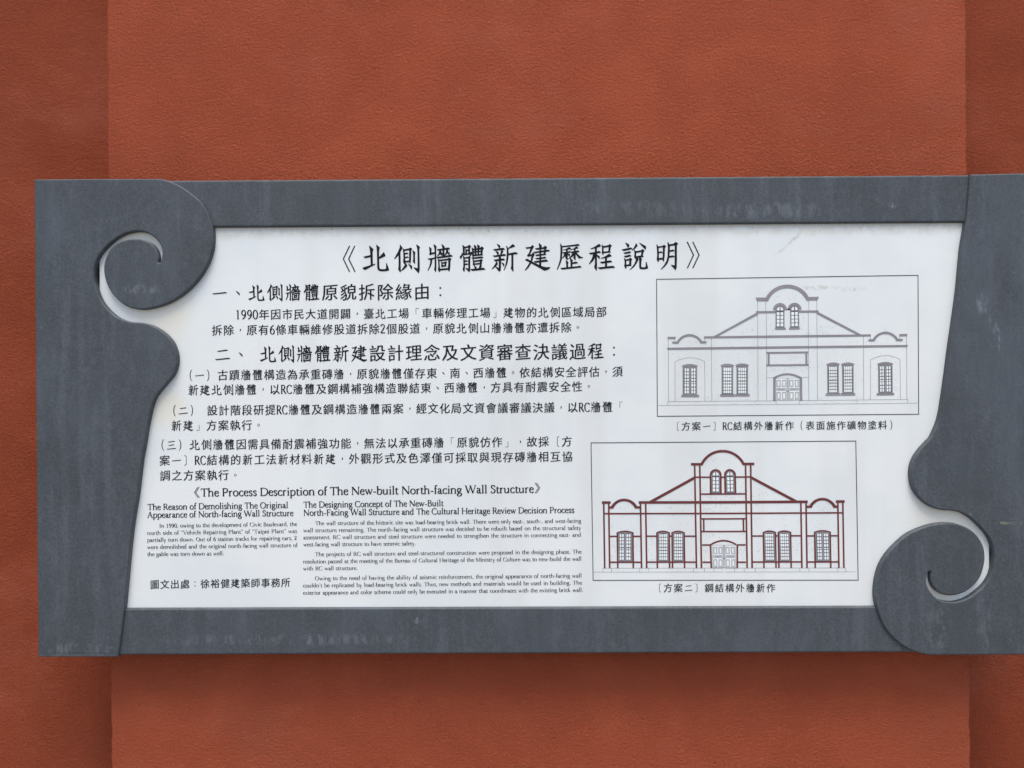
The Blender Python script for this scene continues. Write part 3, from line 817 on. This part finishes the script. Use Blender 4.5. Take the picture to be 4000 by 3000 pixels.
def chinese(ink, text, xa, ya, xb, yb, em):
    """xa..xb: edges of the line, ya..yb: middle of its characters"""
    half = set('1290RC6() ')
    units = sum(.5 if ch in half else 1 for ch in text)
    p = (xb - xa) / units; d = 0; sl = (yb - ya) / (xb - xa)
    ax, ay = math.cos(math.atan(sl)), math.sin(math.atan(sl))
    for ch in text:
        u = .5 if ch in half else 1
        cx = xa + (d + u / 2) * p; cy = ya + (cx - xa) * sl; d += u
        T = lambda pts: [(cx + ax * x * em - ay * y * em, cy + ay * x * em + ax * y * em) for x, y in pts]
        if ch in ' \u3000': continue
        if ch in CELL:
            for q in CELL[ch]:
                q = T(q); ink.poly(q)
                if em > 60: ink.ribbon([(x, y, 1.4) for x, y in q], closed=True)
                else: ink.ribbon([(x, y, .9) for x, y in q], closed=True)
        elif ch in '1290RC6':
            sz = em * 1.16 if ch in 'RC' else em * 1.2
            adv = F[ch][0] / 1000 * sz; hs = min(1.0, p * .5 / adv * .96)
            roman(ink, ch, cx - adv * hs / 2, cy + em * .39, ax, ay, sz, hs, .86)
        elif ch in '\uff0c':
            ink.poly(T([(-.03, -.1), (.05, -.09), (.075, -.03), (.04, .06), (-.05, .13), (-.06, .12), (.0, .03), (-.04, -.03)]))
        elif ch == '\u3001':
            ink.poly(T([(-.12, -.1), (-.08, -.11), (.07, .0), (.11, .08), (.08, .13), (.04, .1)]))
        elif ch == '\u3002':
            q = [(.09 * math.cos(k * math.pi / 6), .09 * math.sin(k * math.pi / 6)) for k in range(12)]
            ink.ribbon([(x, y, .035 * em) for x, y in T(q)], closed=True)
        elif ch == '\uff1a':
            for oy_ in (-.2, .2):
                ink.poly(T([(.055 * math.cos(k * math.pi / 4), oy_ + .06 * math.sin(k * math.pi / 4)) for k in range(8)]))
        elif ch in '\u300c\u300d':
            q = [(.22, -.42), (-.05, -.42), (-.05, .0)] if ch == '\u300c' else [(.05, .05), (.05, .42), (-.22, .42)]
            if ch == '\u300c': q = [(.32, -.42), (.06, -.42), (.06, .08)]
            if ch == '\u300d': q = [(-.06, -.06), (-.06, .42), (-.32, .42)]
            ink.ribbon([(x, y, .035 * em) for x, y in T(q)])
        elif ch in '\u3014\u3015':
            sg = 1 if ch == '\u3014' else -1
            q = [(.34 * sg, -.45), (.18 * sg, -.34), (.18 * sg, .34), (.34 * sg, .45)]
            if ch == '\u3015': q = [(-.34, -.45), (-.18, -.34), (-.18, .34), (-.34, .45)]
            ink.ribbon([(x, y, .045 * em) for x, y in T(q)])
        elif ch in '()\uff08\uff09':
            sg = 1 if ch in '(\uff08' else -1; o_ = (.18 if ch in '\uff08' else -.18 if ch in '\uff09' else 0)
            q = [(o_ + sg * (.16 - .22 * math.cos(a_)), .5 * math.sin(a_)) for a_ in (k * math.pi / 12 for k in range(-5, 6))]
            ink.ribbon([(x, y, (.02 + .05 * math.cos((i - 5) / 6 * 1.5)) * em) for i, (x, y) in enumerate(T(q))])
        elif ch in '\u4e00\u4e8c\u4e09':
            rows = {'\u4e00': ((0, .42),), '\u4e8c': ((-.22, .3), (.24, .43)), '\u4e09': ((-.3, .32), (0, .26), (.32, .42))}[ch]
            for oy_, hw in rows:
                ink.poly(T([(-hw, oy_ + .02), (-hw * .3, oy_ - .01), (hw * .7, oy_ - .055), (hw * .85, oy_ - .05), (hw, oy_), (hw * .9, oy_ + .012), (-hw * .4, oy_ + .06), (-hw * .82, oy_ + .075)]))
        else:
            pts, tr = glyph(ch)
            ink.tri_mesh(T(pts), tr)

def block(name, lines, label, fn=chinese):
    k = Ink()
    for a_ in lines: fn(k, *a_)
    return k.make(name, (M_INK,), label)

block('heading_text', [('一、北側牆體原貌拆除緣由：', 822, 1145, 1756, 1138.5, 70)], 'first Chinese section heading')
block('paragraph_text', [('1990年因市民大道開闢，臺北工場「車輛修理工場」建物的北側區域局部', 918, 1229, 2372, 1218, 45),
                         ('拆除，原有6條車輛維修股道拆除2個股道，原貌北側山牆牆體亦遭拆除。', 825, 1290, 2280, 1278, 45)], 'two Chinese lines under the first heading')
block('heading_text', [('二、 北側牆體新建設計理念及文資審查決議過程：', 834, 1385, 2434, 1371.5, 70)], 'second Chinese section heading')
block('paragraph_text', [('(一) 古蹟牆體構造為承重磚牆，原貌牆體僅存東、南、西牆體。依結構安全評估，須', 734, 1466.5, 2435, 1451, 45),
                         ('新建北側牆體，以RC牆體及鋼構補強構造聯結東、西牆體，方具有耐震安全性。', 732, 1524, 2323, 1509, 45)], 'first numbered Chinese item')
block('paragraph_text', [('(二)\u3000設計階段研提RC牆體及鋼構造牆體兩案，經文化局文資會議審議決議，以RC牆體「', 670, 1604, 2441, 1589, 45),
                         ('新建」方案執行。', 666, 1663, 1033, 1660, 45)], 'second numbered Chinese item')
block('paragraph_text', [('(三) 北側牆體因需具備耐震補強功能，無法以承重磚牆「原貌仿作」，故採〔方', 624, 1738.5, 2237, 1724, 45),
                         ('案一〕RC結構的新工法新材料新建，外觀形式及色澤僅可採取與現存磚牆相互協', 620, 1799, 2239, 1783, 45),
                         ('調之方案執行。', 622, 1858, 942, 1855, 45)], 'third numbered Chinese item')
block('source_text', [('圖文出處：徐裕健建築師事務所', 584.5, 2283.5, 1135.7, 2275, 39)], 'Chinese source line at the bottom left of the board')
block('caption_text', [('〔方案一〕RC結構外牆新作（表面施作礦物塗料）', 2619, 1665.5, 3508.6, 1660, 38)], 'caption under the grey elevation drawing')
block('caption_text', [('〔方案二〕鋼結構外牆新作', 2549, 2296.5, 3031.5, 2297, 38)], 'caption under the red elevation drawing')

# English
def et(ink, *a_): english(ink, *a_)
k = Ink()
english(k, 'The Process Description of The New-built North-facing Wall Structure', 783.6, 1939.3, 2085.8, 1924.4, 47)
for c3 in ([(622, 103), (588, 155), (622, 207)], [(636, 103), (601, 155), (637, 207)]):
    k.ribbon([(x, y, 2.2) for x, y in zt(520, 1860, 2.458, c3)])
for c3 in ([(1293, 85), (1338, 152), (1293, 222)], [(1312, 85), (1356, 152), (1312, 222)]):
    k.ribbon([(x, y, 2.2) for x, y in zt(1700, 1860, 3.318, c3)])
k.make('english_title_text', (M_INK,), 'English title line in serif letters')
block('english_heading_text', [('The Reason of Demolishing The Original', 576, 1992.2, 1126, 1984, 35.5),
                               ('Appearance of North-facing Wall Structure', 575, 2022.9, 1146.5, 2015.3, 35.5)], 'English heading over the left column', english)
block('english_paragraph_text', [
    ('In 1990, owing to the development of Civic Boulevard, the', 621.7, 2061.4, 1160.8, 2054.4, 23.5),
    ('north side of “Vehicle Repairing Plant” of “Taipei Plant” was', 575, 2089.9, 1160.8, 2081.5, 23.5),
    ('partially torn down. Out of 6 station tracks for repairing cars, 2', 575, 2117, 1160, 2108.8, 23.5),
    ('were demolished and the original north-facing wall structure of', 575, 2144.8, 1162.8, 2136.6, 23.5),
    ('the gable was torn down as well.', 575, 2172.6, 874.8, 2168.9, 23.5)], 'English paragraph in the left column', english)
block('english_heading_text', [('The Designing Concept of The New-Built', 1185.3, 1983, 1733, 1976.7, 35.5),
                               ('North-Facing Wall Structure and The Cultural Heritage Review Decision Process', 1185, 2014.5, 2244, 2003, 35.5)], 'English heading over the right column', english)
block('english_paragraph_text', [
    ('The wall structure of the historic site was load-bearing brick wall. There were only east-, south-, and west-facing', 1231.4, 2051.4, 2270.5, 2041.7, 23.5),
    ('wall structure remaining. The north-facing wall structure was decided to be rebuilt based on the structural safety', 1184.7, 2079.2, 2270.5, 2069.3, 23.5),
    ('assessment. RC wall structure and steel structure were needed to strengthen the structure in connecting east- and', 1184.7, 2106.7, 2270.5, 2096.5, 23.5),
    ('west-facing wall structure to have seismic safety.', 1184.7, 2134.3, 1624.7, 2130.1, 23.5)], 'first English paragraph in the right column', english)
block('english_paragraph_text', [
    ('The projects of RC wall structure and steel-structured construction were proposed in the designing phase. The', 1230.5, 2172.8, 2272, 2162.3, 23.5),
    ('resolution passed at the meeting of the Bureau of Cultural Heritage of the Ministry of Culture was to new-build the wall', 1184, 2201.2, 2271.7, 2190, 23.5),
    ('with RC wall structure.', 1184, 2228.3, 1397, 2226, 23.5)], 'second English paragraph in the right column', english)
block('english_paragraph_text', [
    ('Owing to the need of having the ability of seismic reinforcement, the original appearance of north-facing wall', 1230, 2266.9, 2272.6, 2255.7, 23.5),
    ('couldn’t be replicated by load-bearing brick walls. Thus, new methods and materials would be used in building. The', 1184, 2294.9, 2273.5, 2283.8, 23.5),
    ('exterior appearance and color scheme could only be executed in a manner that coordinates with the existing brick wall.', 1184, 2323.4, 2278, 2311.5, 23.5)], 'third English paragraph in the right column', english)
bpy.data.objects.remove(fob)

# ------------------------------------------------------------------ the two elevation drawings
class Draw:
    """half of the elevation is drawn and mirrored; local units are those of the tracing"""
    def __init__(s, ox, oy, corners, u0):
        s.ink = Ink(); s.o = (ox, oy); s.c = corners; s.u0 = u0; s.S = 3.95
    def uv(s, x, y):
        (x0, y0), (x1, y1), (x2, y2), (x3, y3) = s.c      # TL TR BR BL
        u = .5; v_ = .5
        for _ in range(8):
            px_ = (1 - v_) * ((1 - u) * x0 + u * x1) + v_ * ((1 - u) * x3 + u * x2)
            u += (x - px_) / (x1 - x0)
            py_ = (1 - u) * ((1 - v_) * y0 + v_ * y3) + u * ((1 - v_) * y1 + v_ * y2)
            v_ += (y - py_) / (y3 - y0)
        return u, v_
    def P(s, u, v_):
        (x0, y0), (x1, y1), (x2, y2), (x3, y3) = s.c
        x = (1 - v_) * ((1 - u) * x0 + u * x1) + v_ * ((1 - u) * x3 + u * x2)
        y = (1 - v_) * ((1 - u) * y0 + u * y1) + v_ * ((1 - u) * y3 + u * y2)
        return (s.o[0] + x / s.S, s.o[1] + y / s.S)
    def both(s, pts, mir=True):
        q = [s.uv(*p[:2]) for p in pts]
        r_ = [[s.P(u, v_) for u, v_ in q]]
        if mir: r_.append([s.P(2 * s.u0 - u, v_) for u, v_ in q])
        return r_
    def poly(s, pts, mi, outline=0, lift=0, mir=True):
        for q in s.both(pts, mir):
            s.ink.poly(q, mi, lift)
            if outline: s.ink.ribbon([(x, y, outline / s.S) for x, y in q], 1, lift + 4e-5, True)
    def line(s, pts, w, mi=1, lift=0, mir=True, closed=False):
        for q in s.both(pts, mir): s.ink.ribbon([(x, y, w / s.S) for x, y in q], mi, lift, closed)
    def rect(s, x0, y0, x1, y1, mi, outline=0, lift=0, mir=True): s.poly([(x0, y0), (x1, y0), (x1, y1), (x0, y1)], mi, outline, lift, mir)

def arc(cx, cy, r_, xa, xb, n=14, up=True):
    a0 = math.acos(max(-1, min(1, (xa - cx) / r_))); a1 = math.acos(max(-1, min(1, (xb - cx) / r_)))
    return [(cx + r_ * math.cos(a0 + (a1 - a0) * i / n), cy - r_ * math.sin(a0 + (a1 - a0) * i / n)) for i in range(n + 1)]
def arch3(xa, ya, xm, ym, xb, yb, n=10):
    """gentle arch through three points (parabola)"""
    out = []
    for i in range(n + 1):
        t_ = i / n; x = xa + (xb - xa) * t_
        base = ya + (yb - ya) * t_
        out.append((x, base + (ym - (ya + yb) / 2) * 4 * t_ * (1 - t_)))
    return out

MI_BORD, MI_LINE, MI_TRIM, MI_DARK, MI_RIM, MI_PANE, MI_SPK = range(7)

def sash(d, x0, x1, ytop, yside, ybot, cols, rows, split=None, bar=None):
    d.poly([(x0, ybot), (x0, yside)] + arch3(x0, yside, (x0 + x1) / 2, ytop, x1, yside)[1:-1] + [(x1, yside), (x1, ybot)], MI_RIM, 4, 6e-5)
    g_ = 12
    d.poly([(x0 + g_, ybot - g_), (x0 + g_, yside + g_)] + arch3(x0 + g_, yside + g_, (x0 + x1) / 2, ytop + g_, x1 - g_, yside + g_)[1:-1]
           + [(x1 - g_, yside + g_), (x1 - g_, ybot - g_)], MI_DARK, 0, 1.1e-4)
    for a_, b_ in cols:
        for c_, e_ in rows: d.rect(a_, c_, b_, e_, MI_PANE, 0, 1.6e-4)
    if split: d.rect(split[0], ytop + 8, split[1], ybot - 3, MI_RIM, 0, 2e-4)
    if bar: d.rect(x0 + 8, bar - 3, x1 - 8, bar + 4, MI_RIM, 0, 2e-4)

def round_sash(d, cx, x0, x1, cy, ybot, mi_rim):
    r_ = (x1 - x0) / 2
    d.poly([(x0, ybot)] + arc(cx, cy, r_, x0, x1) + [(x1, ybot)], MI_RIM, 4, 6e-5)
    r2 = r_ - 9
    d.poly([(cx - r2, ybot - 9)] + arc(cx, cy, r2, cx - r2, cx + r2) + [(cx + r2, ybot - 9)], MI_DARK, 0, 1.1e-4)
    r3 = r2 - 7
    for sg in (-1, 1):
        q = [(cx + sg * 7, cy + 8)] + [(cx + sg * r3 * math.sin(a_), cy - r3 * math.cos(a_)) for a_ in (R(8), R(30), R(55), R(75), R(90))] + [(cx + sg * r3, cy + 8)]
        d.poly(q, MI_PANE, 0, 1.6e-4)
        y = cy + 34
        for k_ in range(4):
            a_, b_ = sorted((cx + sg * 7, cx + sg * r3))
            d.rect(a_, y, b_, y + 48, MI_PANE, 0, 1.6e-4); y += 57.5

def door(d, x0, xm, y0, y1, ofs=0):
    """panelled leaf left of the middle line"""
    d.rect(x0 - 10, y0, xm, y1, MI_PANE, 4, 4e-5)
    d.line([(xm - 8, y0), (xm - 8, y1)], 4, MI_LINE, 1e-4)
    w = xm - 22 - x0; a_ = x0 + w * .40; b_ = x0 + w * .60
    for (c_, e_) in ((.09, .39), (.65, .96)):
        Y0 = y0 + (y1 - y0) * c_; Y1 = y0 + (y1 - y0) * e_
        for p_, q_ in ((x0 + 3, a_), (b_, x0 + w)):
            d.line([(p_, Y0), (q_, Y0), (q_, Y1), (p_, Y1)], 6, MI_LINE, 1e-4, True, True)
            d.line([(p_ + 12, Y0 + 10), (q_ - 10, Y0 + 10), (q_ - 10, Y1 - 12), (p_ + 12, Y1 - 12)], 3.5, MI_LINE, 1e-4, True, True)
    Y0 = y0 + (y1 - y0) * .46; Y1 = y0 + (y1 - y0) * .56
    d.line([(x0 + 3, Y0), (x0 + w, Y0), (x0 + w, Y1), (x0 + 3, Y1)], 6, MI_LINE, 1e-4, True, True)
    d.rect(x0 + 14, Y0 + 9, x0 + w - 10, Y1 - 9, MI_RIM, 0, 1e-4)
    d.rect(xm - 18, y0 + (y1 - y0) * .58, xm, y0 + (y1 - y0) * .615, MI_DARK, 0, 1.2e-4)

def speckle(d, n, zones, seed):
    rg = random.Random(seed)
    for _ in range(n):
        x0, y0, x1, y1 = rg.choice(zones)
        x, y = rg.uniform(x0, x1), rg.uniform(y0, y1)
        q = d.both([(x - 4, y - 3), (x + 4, y - 3), (x + 4, y + 4), (x - 4, y + 4)])[rg.random() < .5]
        d.ink.poly(q, MI_SPK, 2e-5)

# --- grey drawing
d = Draw(2540, 1060, [(98, 122), (4132, 60), (4142, 2204), (110, 2236)], .4993)
d.line([(98, 122), (4132, 60), (4142, 2204), (110, 2236)], 11, MI_BORD, 0, False, True)
O = 3.6; LW = 4.2
d.poly([(1630, 407), (1783, 407)] + arc(2113, 579, 372, 1783, 2113)[1:] + arc(2113, 579, 321, 2113, 1815) + [(1815, 457), (1655, 457), (1640, 440)], MI_TRIM, 0, 2e-5)
for q in (arc(2113, 579, 372, 1783, 2113), arc(2113, 579, 321, 1815, 2113), [(1783, 407), (1630, 407), (1640, 440), (1655, 457), (1815, 457)]): d.line(q, O, MI_LINE, 5e-5)
d.poly([(1635, 617), (1900, 613), (1935, 613), (1935, 640), (1660, 645), (1660, 667), (1040, 1002), (980, 1003), (1635, 643)], MI_TRIM, O, 2e-5)
d.poly([(830, 1005), (980, 1003), (2124, 988), (2124, 1018), (945, 1030), (835, 1032)], MI_TRIM, 0, 2e-5)
d.line([(830, 1005), (2124, 988)], O, MI_LINE, 5e-5); d.line([(2124, 1018), (945, 1030), (835, 1032), (830, 1005)], O, MI_LINE, 5e-5)
d.poly([(262, 1180), (2124, 1157), (2124, 1187), (270, 1208)], MI_TRIM, 0, 2e-5)
d.line([(2124, 1157), (262, 1180), (270, 1208), (2124, 1187)], O, MI_LINE, 5e-5)
d.poly(arc(2003, 595, 105, 1898, 2108, 18) + arc(2003, 595, 68, 2071, 1935, 18), MI_TRIM, O, 3e-5)
d.rect(2068, 575, 2124, 594, MI_TRIM, 0, 2e-5)
round_sash(d, 2003, 1937, 2069, 595, 868, MI_RIM)
d.rect(1930, 870, 2090, 897, MI_TRIM, O, 3e-5)
d.poly([(268, 1012), (390, 1012), (385, 1042), (275, 1042)], MI_TRIM, O, 3e-5)
d.poly([(335, 1088)] + arc(607, 1192, 222, 412, 799) + [(870, 1082), (862, 1107), (778, 1110)] + arc(607, 1191, 191, 778, 432)[1:] + [(350, 1115)], MI_TRIM, O, 3e-5)
for q in ([(279, 1042), (283, 2005)], [(381, 1042), (381, 1087)], [(943, 1030), (950, 1998)], [(836, 1034), (836, 1082)], [(1658, 457), (1663, 1996)],
          [(1783, 457), (1783, 613)], [(1792, 643), (1797, 1996)], [(383, 2005), (383, 1395)] + arch3(383, 1395, 612, 1332, 840, 1392)[1:-1] + [(840, 1392), (845, 2001)],
          [(1797, 1640), (1900, 1640)], [(272, 2008), (1942, 1997)], [(272, 2008), (272, 2065)], [(115, 2067), (2124, 2052)], [(1943, 1997), (1943, 2051)]):
    d.line(q, LW, MI_LINE, 4e-5)
for (xa, xb, ys, yt, hb) in ((490, 733, 1457, 1432, (507, 718, 1485, 1466)), (1090, 1292, 1450, 1427, (1105, 1277, 1480, 1463)), (1317, 1520, 1447, 1423, (1333, 1505, 1477, 1459))):
    d.poly(arch3(xa, ys, (xa + xb) / 2, yt, xb, ys) + arch3(hb[1], hb[2], (xa + xb) / 2, hb[3], hb[0], hb[2]), MI_TRIM, O, 3e-5)
rw1 = [(a_ + 1264, b_ + 1264) for a_, b_ in ((232, 280), (290, 330), (340, 380), (392, 430), (440, 465), (472, 515), (528, 568), (575, 620))]
rw2 = [(a_ + 1264, b_ + 1264) for a_, b_ in ((222, 275), (285, 322), (332, 370), (380, 420), (437, 468), (480, 518), (528, 565), (575, 615))]
sash(d, 503, 720, 1472, 1488, 1907, ((530, 557), (567, 595), (633, 660), (670, 697)), rw1, (602, 622))
sash(d, 1105, 1277, 1468, 1484, 1900, ((1130, 1157), (1163, 1190), (1195, 1222), (1228, 1252)), rw2, None, 1692)
sash(d, 1334, 1506, 1466, 1482, 1897, ((1359, 1386), (1392, 1419), (1424, 1451), (1457, 1481)), rw2, None, 1690)
d.rect(482, 1907, 748, 1937, MI_TRIM, O, 3e-5)
d.rect(1083, 1897, 1303, 1931, MI_TRIM, O, 3e-5); d.rect(1314, 1895, 1531, 1928, MI_TRIM, O, 3e-5)
d.rect(1797, 1245, 2124, 1268, MI_TRIM, 0, 2e-5); d.rect(1797, 1438, 2124, 1461, MI_TRIM, 0, 2e-5); d.rect(1815, 1268, 1840, 1438, MI_TRIM, O, 2e-5)
for y in (1245, 1268, 1438, 1461): d.line([(1797, y), (2124, y - 3)], O, MI_LINE, 5e-5)
d.poly(arch3(1900, 1638, 2113, 1574, 2328, 1634, 16) + arch3(2300, 1648, 2113, 1598, 1930, 1650, 16), MI_TRIM, O, 3e-5, False)
d.rect(1900, 1640, 1930, 1992, MI_TRIM, O, 3e-5)
door(d, 1950, 2115, 1650, 1985)
zones = [(300, 1060, 920, 1170), (300, 1230, 920, 1420), (400, 1400, 480, 2000), (740, 1450, 930, 2000), (960, 1040, 1640, 1160), (960, 1220, 1640, 1420), (960, 1420, 1080, 1980),
         (1530, 1400, 1650, 1990), (1670, 700, 1780, 1990), (1800, 700, 1930, 980), (1850, 320, 2100, 480), (1300, 850, 1640, 990), (1800, 1290, 2110, 1430), (1800, 1470, 2100, 1560), (960, 1940, 1650, 1990), (300, 2015, 1900, 2055)]
speckle(d, 330, zones, 5)
d.ink.make('elevation_drawing', (M_BORD, M_LINE, M_GRY, M_DGR, M_MGR, M_PAN, M_SPK), 'upper framed line drawing of the gabled facade with grey trim')

# --- red drawing
d = Draw(2290, 1700, [(74, 118), (4160, 90), (4196, 2236), (106, 2239)], .4957)
d.line([(74, 118), (4160, 90), (4196, 2236), (106, 2239)], 11, MI_BORD, 0, False, True)
O = 3.5
def bar(pts, w, lift=2e-5, mir=True):
    d.line(pts, w, MI_TRIM, lift, mir)
d.poly([(1618, 430), (1770, 430)] + arc(2100, 597, 370, 1770, 2101)[1:] + arc(2100, 596, 331, 2101, 1795) + [(1795, 467), (1618, 467)], MI_TRIM, 0, 3e-5)
for q in ([(1673, 467), (1701, 2050)], [(1752, 467), (1778, 2050)], [(270, 1058), (285, 2050)], [(347, 1058), (362, 2050)], [(837, 1055), (854, 2050)], [(917, 1055), (933, 2050)]): bar(q, 26)
bar([(1670, 648), (1918, 648)], 24, 2.6e-5); bar([(2078, 648), (2122, 648)], 24, 2.6e-5)
d.poly([(1662, 640), (1662, 685), (1045, 1025), (965, 1022)], MI_TRIM, 0, 3e-5)
for q in ([(1662, 640), (965, 1022)], [(1662, 685), (1045, 1025)]): d.line(q, O, MI_LINE, 5e-5)
d.poly(arc(1997, 615, 92, 1905, 2089, 18) + arc(1997, 615, 64, 2061, 1933, 18), MI_TRIM, 0, 3e-5)
bar([(1918, 613), (1920, 905)], 26, 3.4e-5); bar([(2076, 613), (2078, 905)], 26, 3.4e-5)
bar([(1772, 908), (2128, 908)], 24, 2.4e-5)
bar([(810, 1038), (2128, 1035)], 38, 3.6e-5); bar([(265, 1211), (2128, 1207)], 25, 2.8e-5)
d.rect(242, 1020, 375, 1058, MI_TRIM, O, 3.2e-5)
d.poly([(358, 1097)] + arc(585, 1210, 230, 385, 785) + [(832, 1095), (832, 1133), (757, 1133)] + arc(585, 1200, 182, 755, 415) + [(358, 1135)], MI_TRIM, 0, 3e-5)
for q in (arc(585, 1210, 230, 385, 785), arc(585, 1200, 182, 415, 755), arc(2100, 597, 370, 1770, 2101), arc(2100, 596, 331, 1795, 2101), [(810, 1019), (2128, 1016)], [(810, 1057), (2128, 1054)], [(1770, 430), (1618, 430), (1618, 467), (1795, 467)]): d.line(q, O, MI_LINE, 6e-5)
for (xa, xb) in ((467, 732), (1078, 1292), (1312, 1523)):
    d.poly(arch3(xa, 1500, (xa + xb) / 2, 1472, xb, 1500) + arch3(xb - 24, 1514, (xa + xb) / 2, 1494, xa + 24, 1514), MI_TRIM, 0, 3e-5)
    bar([(xa + 13, 1502), (xa + 20, 2050)], 25, 2.2e-5); bar([(xb - 13, 1502), (xb - 5, 2050)], 25, 2.2e-5)
for q, w in (([(360, 1561), (470, 1561)], 24), ([(730, 1561), (832, 1561)], 24), ([(362, 1960), (850, 1960)], 24), ([(930, 1558), (1080, 1558)], 24), ([(1290, 1558), (1314, 1558)], 24),
             ([(1521, 1558), (1680, 1558)], 24), ([(935, 1958), (1700, 1958)], 24), ([(1780, 1291), (2130, 1291)], 23), ([(1780, 1486), (2130, 1486)], 23), ([(1812, 1300), (1815, 1478)], 25),
             ([(1790, 1694), (1915, 1694)], 24), ([(1918, 1686), (1930, 2050)], 26), ([(1795, 1960), (1925, 1960)], 24)):
    bar(q, w, 2.5e-5)
d.poly(arch3(1908, 1684, 2118, 1614, 2326, 1682, 16) + arch3(2302, 1694, 2118, 1640, 1932, 1696, 16), MI_TRIM, 0, 3e-5, False)
round_sash(d, 1998, 1937, 2061, 615, 893, MI_RIM)
rw1 = [(a_ + 1264, b_ + 1264) for a_, b_ in ((262, 305), (318, 360), (370, 410), (422, 465), (480, 500), (510, 550), (562, 605), (615, 660))]
rw2 = [(a_ + 1264, b_ + 1264) for a_, b_ in ((262, 305), (315, 358), (367, 407), (417, 458), (475, 508), (520, 558), (568, 608), (618, 660))]
sash(d, 493, 709, 1497, 1512, 1945, ((515, 543), (552, 580), (618, 647), (655, 683)), rw1, (590, 610))
sash(d, 1104, 1268, 1497, 1512, 1945, ((1127, 1153), (1160, 1186), (1193, 1218), (1223, 1250)), rw2, None, 1732)
sash(d, 1338, 1500, 1497, 1512, 1945, ((1360, 1386), (1393, 1419), (1426, 1451), (1456, 1481)), rw2, None, 1732)
door(d, 1962, 2122, 1697, 2042)
LW = 4
for q in ([(258, 2052), (2118, 2050)], [(110, 2112), (2118, 2110)]) : d.line(q, LW, MI_LINE, 4e-5)
for x in (257, 390, 825, 965, 1655, 1825, 1970): d.line([(x, 2052), (x, 2111)], LW, MI_LINE, 4e-5)
zones = [(380, 1060, 820, 1190), (380, 1230, 820, 1460), (375, 1600, 460, 1940), (740, 1600, 830, 1940), (940, 1070, 1660, 1190), (940, 1230, 1660, 1460), (945, 1600, 1070, 1940),
         (1540, 1500, 1660, 1940), (1300, 800, 1640, 1000), (1790, 640, 1900, 890), (1840, 330, 2100, 500), (1780, 930, 2100, 1010), (1790, 1060, 2100, 1190), (1790, 1500, 2090, 1600), (1800, 1720, 1900, 1940), (940, 1975, 1680, 2040)]
speckle(d, 330, zones, 9)
d.ink.make('elevation_drawing', (M_BORD, M_LINE, M_RED, M_DGR, M_MGR, M_PAN, M_SPK), 'lower framed line drawing of the gabled facade with brick red framing')
